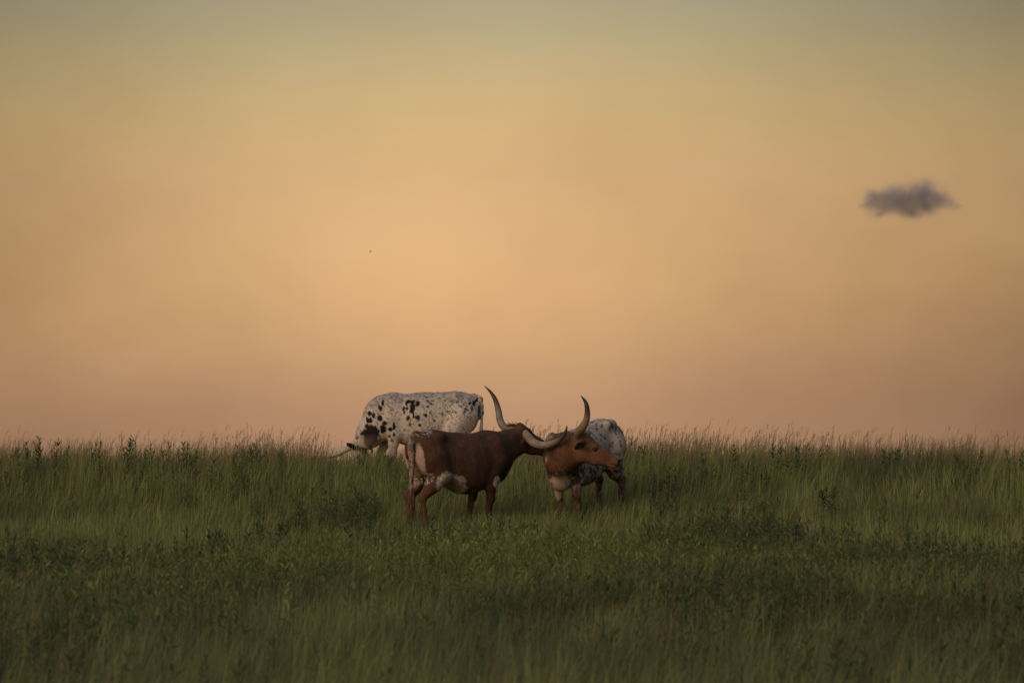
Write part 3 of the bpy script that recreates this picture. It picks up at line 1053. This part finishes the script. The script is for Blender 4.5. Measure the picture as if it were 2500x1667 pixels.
def leaf_arrays(base, dirv, length, width, droop, col):
    """lanceolate leaves folded along the midrib: 5 vertices, 4 triangles"""
    n = len(base)
    d = dirv / np.linalg.norm(dirv, axis=1)[:, None]
    up = np.array([0, 0, 1.0])
    side = np.cross(d, up + RNG.normal(size=(n, 3)) * .25); side /= np.linalg.norm(side, axis=1)[:, None] + 1e-9
    nrm = np.cross(side, d)
    ln, w, dr = length[:, None], (width * .5)[:, None], (droop * length)[:, None]
    mid = base + d * ln * .45 - up * dr * .2
    tip = base + d * ln - up * dr
    v = np.stack([base, mid - side * w + nrm * w * .35, mid, mid + side * w + nrm * w * .35, tip], 1).reshape(-1, 3)
    b = np.arange(n)[:, None] * 5
    f = np.concatenate([b + [[0, 2, 1]], b + [[0, 3, 2]], b + [[1, 2, 4]], b + [[2, 3, 4]]])
    return v, f, np.repeat(col, 5, axis=0)


def stem_arrays(base, top, w0, w1, col):
    n = len(base)
    az = RNG.uniform(0, math.pi, n)
    s = np.stack([np.cos(az), np.sin(az), np.zeros(n)], 1)
    s2 = np.stack([-np.sin(az), np.cos(az), np.zeros(n)], 1)
    w0 = w0[:, None] * .5; w1 = w1[:, None] * .5
    v = np.stack([base - s * w0, base + s * w0, base + s2 * w0, top - s * w1, top + s * w1, top + s2 * w1], 1).reshape(-1, 3)
    b = np.arange(n)[:, None] * 6
    f = np.concatenate([b + [[0, 1, 4]], b + [[0, 4, 3]], b + [[1, 2, 5]], b + [[1, 5, 4]], b + [[2, 0, 3]], b + [[2, 3, 5]]])
    return v, f, np.repeat(col, 6, axis=0)


def merge(parts):
    vs_, fs_, cs_, o = [], [], [], 0
    for v, f, c in parts:
        vs_.append(v); fs_.append(f + o); cs_.append(c); o += len(v)
    return np.concatenate(vs_), np.concatenate(fs_), np.concatenate(cs_)


def scatter(n, y0, y1, half=0.20, pad=1.5):
    """points spread evenly over the wedge of meadow before the camera, with room at both sides"""
    y = np.sqrt(RNG.uniform(y0 ** 2, y1 ** 2, n))
    x = RNG.uniform(-1, 1, n) * (half * y + pad)
    return x, y


G_OLIVE = np.array([.210, .230, .080])
G_DARK = np.array([.085, .110, .040])
G_YEL = np.array([.270, .270, .085])
TAN = np.array([.230, .165, .080])
BRN = np.array([.185, .145, .075])
PINKTAN = np.array([.52, .345, .22])


def build_grass():
    # height of the sward by distance
    def sward(y):
        return np.interp(y, [8, 20, 30, 36, 40, 44, 46, 48.5, 51, 60], [.55, .52, .46, .40, .36, .36, .42, .60, .66, .62])
    parts = []
    for n, y0, y1 in ((110000, 10, 30), (190000, 30, 47), (130000, 47, 58)):
        x, y = scatter(n, y0, y1)
        patch = fnoise(x * .55 + 5, y * .35 + 9, seed=71)
        fine = fnoise(x * 2.6, y * 1.8, seed=77)
        keep = RNG.random(len(x)) < .50 + .9 * fine
        x, y, patch, fine = x[keep], y[keep], patch[keep], fine[keep]
        m = len(x)
        gx = 1250 + F * x / y
        grazed = 1 - .18 * sstep(700, 790, gx) * sstep(1030, 980, gx) * sstep(46, 47.5, y) * sstep(53, 51.8, y)
        grazed = grazed * (1 - .15 * sstep(930, 980, gx) * sstep(1590, 1530, gx) * sstep(41.5, 43, y) * sstep(48.2, 47, y))
        tuft = fnoise(x * 3.4 + 7, y * 2.2, seed=141, oct=2)
        h = grazed * sward(y) * RNG.uniform(.42, 1.18, m) * (.50 + .45 * fine + .55 * tuft)
        w = RNG.uniform(.005, .010, m) * np.interp(y, [10, 30, 55], [.8, 1.0, 1.25])
        dry = np.clip(.18 + .8 * (fine - .5) + .25 * RNG.normal(size=m) + np.interp(y, [16, 26, 32, 42, 48, 52], [.16, .14, -.04, -.06, -.04, .06]), 0, 1)[:, None]
        g = G_OLIVE + (G_YEL - G_OLIVE) * np.clip(RNG.random((m, 1)) * 1.2 - .2, 0, 1)
        dk = sstep(.56, .70, patch)[:, None] * .75
        g = g * (1 - dk) + G_DARK * dk
        t = np.where(RNG.random((m, 1)) < .55, BRN, TAN * .8)
        c = g * (1 - dry) + t * dry
        c = c * RNG.uniform(.55, 1.4, (m, 1)) * (.90 + .48 * tuft[:, None])
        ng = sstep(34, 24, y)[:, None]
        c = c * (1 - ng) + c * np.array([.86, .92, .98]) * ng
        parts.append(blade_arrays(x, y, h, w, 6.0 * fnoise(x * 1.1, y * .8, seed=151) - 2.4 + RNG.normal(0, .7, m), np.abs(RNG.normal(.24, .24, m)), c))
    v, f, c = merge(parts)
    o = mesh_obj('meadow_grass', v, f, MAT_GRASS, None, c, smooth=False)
    tag(o, 'olive green meadow grass covering the whole slope', 'grass', kind='stuff')


def build_seed_grass():
    """tall dry grass in seed: thin stalks with a loose head of spikelets"""
    parts = []
    spec = [(10500, 49.0, 54.0, .52, .82), (1500, 40.0, 49.0, .34, .58), (2200, 14.0, 31.0, .40, .66)]
    for n, y0, y1, h0, h1 in spec:
        x, y = scatter(n, y0, y1)
        cl = fnoise(x * .8 + 3, y * .8, seed=91)
        gx = 1250 + F * x / y
        keep = (RNG.random(n) < np.clip(.15 + 2.2 * (cl - .32), 0, 1)) & ~((gx > 790) & (gx < 1020) & (y > 44) & (y < 52.2))
        x, y = x[keep], y[keep]; m = len(x)
        h = RNG.uniform(h0, h1, m) * RNG.uniform(.66, 1.10, m) * (.86 + .28 * fnoise(x * .9, y * .4, seed=131))
        base = np.stack([x, y, gz(x, y)], 1)
        la = RNG.normal(.15, .9, m); ln = np.abs(RNG.normal(.16, .17, m))
        tip = base + np.stack([np.cos(la) * ln * h, np.sin(la) * ln * h, h], 1)
        col = (PINKTAN if y0 > 45 else TAN * .75) * RNG.uniform(.6, 1.15, (m, 1))
        parts.append(stem_arrays(base, tip, np.full(m, .0045), np.full(m, .0028), col))
        k = 9
        ax = (tip - base); ax /= np.linalg.norm(ax, axis=1)[:, None]
        hl = RNG.uniform(.07, .15, m)
        for j in range(k):
            t = (j / (k - 1.0))
            b0 = tip - ax * (hl * (1 - t))[:, None]
            bend = np.stack([np.cos(la), np.sin(la), -np.ones(m) * .3], 1) * (.35 * t ** 2 * hl)[:, None]
            az = RNG.uniform(0, 2 * math.pi, m)
            d = ax * .95 + np.stack([np.cos(az), np.sin(az), np.zeros(m)], 1) * (.35 * (1 - .5 * t))
            ss = d * (RNG.uniform(.022, .040, m) * (1 - .35 * t))[:, None]
            sd = np.cross(d, RNG.normal(size=(m, 3))); sd /= np.linalg.norm(sd, axis=1)[:, None]
            p0 = b0 + bend
            w = .0036
            v = np.stack([p0, p0 + ss * .5 + sd * w, p0 + ss, p0 + ss * .5 - sd * w], 1).reshape(-1, 3)
            b = np.arange(m)[:, None] * 4
            f = np.concatenate([b + [[0, 1, 2]], b + [[0, 2, 3]]])
            parts.append((v, f, np.repeat(col * RNG.uniform(.75, 1.2, (m, 1)), 4, axis=0)))
    v, f, c = merge(parts)
    o = mesh_obj('seed_grass', v, f, MAT_SEED, None, c, smooth=False)
    tag(o, 'tall dry tan grass in seed standing along the crest and through the meadow', 'grass', kind='stuff')


def weed_arrays(x, y, z, h, col, stems=1, leaf=.10, per=26, spread=.10):
    """leafy perennial: upright stems closely set with narrow pointed leaves. Arrays of equal length."""
    parts_s, parts_l = [], []
    n = len(x)
    for s in range(stems):
        off = RNG.normal(size=(n, 2)) * spread * (0 if stems == 1 else 1)
        base = np.stack([x + off[:, 0] * .4, y + off[:, 1] * .4, z], 1)
        hh = h * RNG.uniform(.78, 1.05, n)
        top = base + np.stack([off[:, 0] + RNG.normal(size=n) * .03, off[:, 1] + RNG.normal(size=n) * .03, hh], 1)
        parts_s.append(stem_arrays(base, top, np.full(n, .008), np.full(n, .004), col * .8))
        for j in range(per):
            t = .22 + .78 * (j + RNG.random(n) * .6) / per
            p = base + (top - base) * t[:, None]
            az = j * 2.399 + RNG.random(n) * 1.2 + s
            el = np.interp(t, [.2, .7, 1.0], [.25, .65, 1.15]) + RNG.normal(size=n) * .18
            d = np.stack([np.cos(az) * np.cos(el), np.sin(az) * np.cos(el), np.sin(el)], 1)
            ln = leaf * np.interp(t, [.2, .6, .9, 1.0], [.9, 1.1, .9, .65]) * RNG.uniform(.75, 1.2, n)
            parts_l.append(leaf_arrays(p, d, ln, ln * RNG.uniform(.17, .26, n), np.interp(t, [.2, 1], [.35, .08]), col * RNG.uniform(.75, 1.25, (n, 1))))
    return parts_s, parts_l


def build_forbs():
    """dense leafy ground cover in a band below the cattle and in patches on the slope"""
    parts = []
    x, y = scatter(21000, 20.0, 48.5, half=.18, pad=1.0)
    big = fnoise(x * .42 + 8, y * .20 + 3, seed=101)
    clump = fnoise(x * 1.5, y * 1.0, seed=83)
    yb = 36.6 + 1.2 * np.sin(x * .5 + .6) + 5.0 * (fnoise(x * .35 + 4, y * .05, seed=111) - .5)
    band = np.exp(-((y - yb) / np.where(y > yb, 2.6, 7.0)) ** 2)
    side = np.clip(np.abs(x + .3) / (.15 * y) - .25, 0, 1) * sstep(36, 31, y)
    p = sstep(.36, .62, .55 * big + .45 * clump + .28 * band + .32 * side - .12)
    p = np.maximum(p, sstep(.55, .68, big + .12 * (x > 3.0) * (y > 41) * (y < 46)) * sstep(.35, .6, clump)) * np.where(y > 46.5, .5, 1.0) * sstep(20.0, 26.0, y + 4 * (clump - .5))
    near_cattle = (np.abs(1250 + F * x / y - 1260) < 330) & (y > 41.5) & (y < 47.5)
    keep = (RNG.random(len(x)) < p * .9) & ~near_cattle
    x, y, clump, band = x[keep], y[keep], clump[keep], band[keep]; n = len(x)
    h = RNG.uniform(.24, .56, n) * (.50 + .85 * clump)
    tone = fnoise(x * .6 + 2, y * .35, seed=95)
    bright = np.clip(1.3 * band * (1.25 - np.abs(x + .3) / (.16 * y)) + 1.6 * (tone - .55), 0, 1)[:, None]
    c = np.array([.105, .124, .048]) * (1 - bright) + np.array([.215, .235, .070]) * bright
    c = c * (.72 + .56 * fnoise(x * 2.2, y * 1.6, seed=97)[:, None]) * RNG.uniform(.72, 1.28, (n, 1))
    kind = RNG.random(n) < .45 + .6 * (big[keep] - .5)
    s, l = [], []
    for sel, leaf, per in ((kind, .125, 18), (~kind, .075, 26)):
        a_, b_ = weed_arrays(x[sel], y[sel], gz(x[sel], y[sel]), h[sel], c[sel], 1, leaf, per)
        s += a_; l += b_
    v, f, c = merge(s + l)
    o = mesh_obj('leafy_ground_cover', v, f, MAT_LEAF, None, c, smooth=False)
    tag(o, 'band of bushy yellow-green leafy weeds growing below the cattle', 'weeds', kind='stuff')


WEEDS = [  # column, row of the tip, distance, stems, label
    (14, 1068, 49.2, 2, 'low leafy green weed at the far left end of the crest'),
    (61, 1064, 49.0, 3, 'bushy leafy weed on the crest, second from the left edge'),
    (93, 1055, 49.3, 1, 'slim leafy weed poking above the crest between two bushier ones at far left'),
    (112, 1062, 49.1, 3, 'bushy leafy weed on the crest just right of a slim one at far left'),
    (153, 1076, 48.9, 2, 'low leafy weed on the crest left of the tallest weed'),
    (228, 1049, 49.2, 2, 'tallest dark leafy weed on the left part of the crest'),
    (242, 1064, 49.0, 1, 'shorter leafy weed against the right side of the tallest crest weed'),
    (291, 1064, 49.1, 2, 'leafy weed on the crest just left of a broad-topped one'),
    (323, 1053, 49.2, 3, 'tall broad-topped leafy weed on the crest at left'),
    (350, 1072, 49.0, 2, 'low leafy weed at the right foot of the broad-topped crest weed'),
    (408, 1064, 49.1, 2, 'lone upright leafy weed on the crest, midway along its left part'),
    (451, 1070, 49.0, 3, 'bushy leafy weed on the crest between a lone upright weed and a low one'),
    (476, 1080, 48.9, 2, 'low leafy weed among seed grass left of the grazing cow'),
    (558, 1083, 48.8, 2, 'small leafy weed half sunk in seed grass left of the grazing cow'),
    (609, 1070, 49.0, 3, 'leafy weed with drooping leaves on the crest left of the grazing cow'),
    (651, 1062, 48.9, 3, 'bright green leafy weed, tallest of those near the grazing cow'),
    (680, 1072, 48.9, 2, 'shorter bright green weed on the crest nearest the grazing cow\'s horn'),
    (941, 1100, 49.8, 3, 'green leafy weed in front of the grazing cow\'s forelegs'),
    (903, 1108, 49.6, 3, 'green leafy weed in front of the grazing cow\'s lowered face'),
    (1564, 1058, 49.1, 3, 'leafy weed on the crest right beside the roan cow\'s rump'),
    (1785, 1081, 48.9, 2, 'small leafy weed on the crest, second to the right of the roan cow'),
    (1893, 1075, 49.0, 2, 'leafy weed on the right part of the crest, left of a wide clump'),
    (1951, 1078, 48.9, 4, 'wide clump of leafy weed on the right part of the crest'),
    (2008, 1066, 49.1, 2, 'tallest leafy weed on the right part of the crest'),
    (2159, 1080, 48.9, 3, 'spreading leafy weed on the crest right of the tallest one there'),
    (2183, 1087, 48.8, 2, 'low leafy weed touching the right side of the spreading one'),
    (2367, 1092, 48.8, 3, 'leafy weed on the crest near the right edge'),
    (2484, 1090, 48.8, 2, 'leafy weed at the far right end of the crest'),
    (665, 1262, 41.0, 3, 'dark leafy weed standing in the grass below left of the cattle'),
    (2027, 1170, 45.6, 3, 'dark leafy weed in the grass halfway up the right slope'),
    (2074, 1322, 38.2, 3, 'dark leafy weed rising from the weed band at lower right'),
    (1392, 1308, 39.6, 3, 'dark leafy weed in the grass straight below the roan cow'),
]


def build_weeds():
    for i, (px, row, d, stems, label) in enumerate(WEEDS):
        t = P(px, row, d)
        g = float(gz(t[0], t[1]))
        h = max(.25, t[2] - g) * .87
        root = empty('leafy_weed', (t[0], t[1], g))
        tag(root, label, 'weed', 'leafy weeds standing out of the grass')
        tone = .75 + .4 * RNG.random()
        c = np.array([[.095, .135, .045]]) * tone
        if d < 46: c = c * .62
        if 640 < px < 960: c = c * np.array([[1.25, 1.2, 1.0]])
        z = np.array([0.0])
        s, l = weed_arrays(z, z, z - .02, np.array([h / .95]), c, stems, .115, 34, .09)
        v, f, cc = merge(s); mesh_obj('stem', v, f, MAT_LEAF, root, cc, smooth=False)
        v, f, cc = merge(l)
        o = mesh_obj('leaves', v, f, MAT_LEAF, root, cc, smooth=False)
        tag(o, kind='stuff')


build_grass()
build_seed_grass()
build_forbs()
build_weeds()


# ------------------------------------------------------------------ cloud
def build_cloud():
    d = 900.0
    c = P(2216, 487, d)
    k = d / F
    # puffs of the cloud in pixels about its middle: column, row, radius
    puffs = [(a, b * 1.08, r * 1.12, RNG.uniform(-12, 12)) for (a, b, r) in [(-88, -6, 22), (-80, 18, 26), (-58, -10, 24), (-52, 16, 24), (-25, -14, 28), (-18, 8, 30), (14, 12, 34), (22, -22, 24),
             (44, -26, 20), (44, 2, 34), (56, 22, 18), (72, -6, 28), (92, 4, 22), (112, 10, 13), (128, 13, 8), (10, 32, 14), (-100, 6, 14), (-116, 12, 9), (-66, 34, 12)]]
    fld = Field((-170 * k, -70 * k, -75 * k), (170 * k, 70 * k, 75 * k), 4.5 * k)
    for (a, b, r, yo) in puffs:
        fld.add(Blob((a * k, yo * k, -b * k), (r * k * 1.55, r * k * 1.45, r * k * 1.5)), 10 * k)
    v, f = fld.mesh(2)
    m = bpy.data.materials.new('cloud_vapour'); m.use_nodes = True
    nt = m.node_tree; nt.nodes.clear(); N, L = nt.nodes.new, nt.links.new
    tc = N('ShaderNodeTexCoord')

    def mth(op, a, b=0.0):
        n = N('ShaderNodeMath'); n.operation = op
        for i, q in enumerate((a, b)):
            if isinstance(q, (int, float)): n.inputs[i].default_value = q
            else: L(q, n.inputs[i])
        return n.outputs[0]
    # ragged edges: the point is pushed about by noise before the puffs are summed
    ns = N('ShaderNodeTexNoise'); ns.inputs['Scale'].default_value = 1 / (34 * k); ns.inputs['Detail'].default_value = 4.0
    ns.inputs['Roughness'].default_value = .55
    L(tc.outputs['Object'], ns.inputs['Vector'])
    off = N('ShaderNodeVectorMath'); off.operation = 'SUBTRACT'; L(ns.outputs['Color'], off.inputs[0]); off.inputs[1].default_value = (.5, .5, .5)
    sc = N('ShaderNodeVectorMath'); sc.operation = 'SCALE'; L(off.outputs[0], sc.inputs[0]); sc.inputs['Scale'].default_value = 40 * k
    ad = N('ShaderNodeVectorMath'); ad.operation = 'ADD'; L(tc.outputs['Object'], ad.inputs[0]); L(sc.outputs[0], ad.inputs[1])
    tot = 0.0
    for (a, b, r, yo) in puffs:
        df = N('ShaderNodeVectorMath'); df.operation = 'DISTANCE'
        L(ad.outputs[0], df.inputs[0]); df.inputs[1].default_value = (a * k, yo * k, -b * k)
        u = mth('DIVIDE', df.outputs['Value'], r * k * .90)
        tot = mth('ADD', tot, mth('EXPONENT', mth('MULTIPLY', mth('MULTIPLY', u, u), -1.0)))
    n2 = N('ShaderNodeTexNoise'); n2.inputs['Scale'].default_value = 1 / (22 * k); n2.inputs['Detail'].default_value = 3.0
    L(tc.outputs['Object'], n2.inputs['Vector'])
    e = mth('MULTIPLY', tot, mth('ADD', n2.outputs['Fac'], .35))
    mr = N('ShaderNodeMapRange'); mr.interpolation_type = 'SMOOTHSTEP'
    mr.inputs['From Min'].default_value = .06; mr.inputs['From Max'].default_value = 2.3
    L(e, mr.inputs['Value'])
    pv = N('ShaderNodeVolumePrincipled')
    pv.inputs['Color'].default_value = (.58, .60, .80, 1)
    L(mth('MULTIPLY', mr.outputs[0], .40), pv.inputs['Density'])
    o = N('ShaderNodeOutputMaterial'); L(pv.outputs[0], o.inputs['Volume'])
    ob = mesh_obj('cloud', v, f, m)
    ob.location = c
    tag(ob, 'small dark grey-violet cloud alone in the evening sky at right', 'cloud')


build_cloud()


# ------------------------------------------------------------------ bird
def build_bird():
    d = 200.0
    c = P(904.5, 614, d)
    root = empty('bird', tuple(c))
    tag(root, 'tiny dark bird flying high in the open sky left of centre', 'bird')
    m = plain_material('bird_feathers', (.20, .13, .08), .8, .2)
    fld = Field((-.10, -.04, -.06), (.10, .04, .06), .006)
    fld.add(Cone((-.05, 0, -.01), (.02, 0, -.005), .008, .021), .02)
    fld.add(Cone((.02, 0, -.005), (.045, 0, .006), .021, .014), .02)
    fld.add(Cone((.045, 0, .006), (.064, 0, .003), .010, .003), .01)
    fld.add(Blob((-.07, 0, -.012), (.028, .014, .006)), .012)
    v, f = fld.mesh(1)
    ry = math.radians(30)
    R = np.array([[math.cos(ry), 0, -math.sin(ry)], [0, 1, 0], [math.sin(ry), 0, math.cos(ry)]])
    mesh_obj('body', v @ R.T, f, m, root)
    for s in (-1, 1):
        w = np.array([(.03, s * .012, .01), (-.02, s * .012, .008), (.02, s * .05, .05), (-.035, s * .05, .045), (-.03, s * .085, .075),
                      (.03, s * .012, .005), (-.02, s * .012, .004), (.02, s * .05, .046), (-.035, s * .05, .042)])
        f = np.array([(0, 1, 3), (0, 3, 2), (2, 3, 4), (5, 8, 6), (5, 7, 8), (7, 4, 8), (0, 2, 7), (0, 7, 5), (2, 4, 7), (1, 6, 8), (1, 8, 3), (3, 8, 4)])
        mesh_obj('wing', w @ R.T, f, m, root, smooth=False)


build_bird()
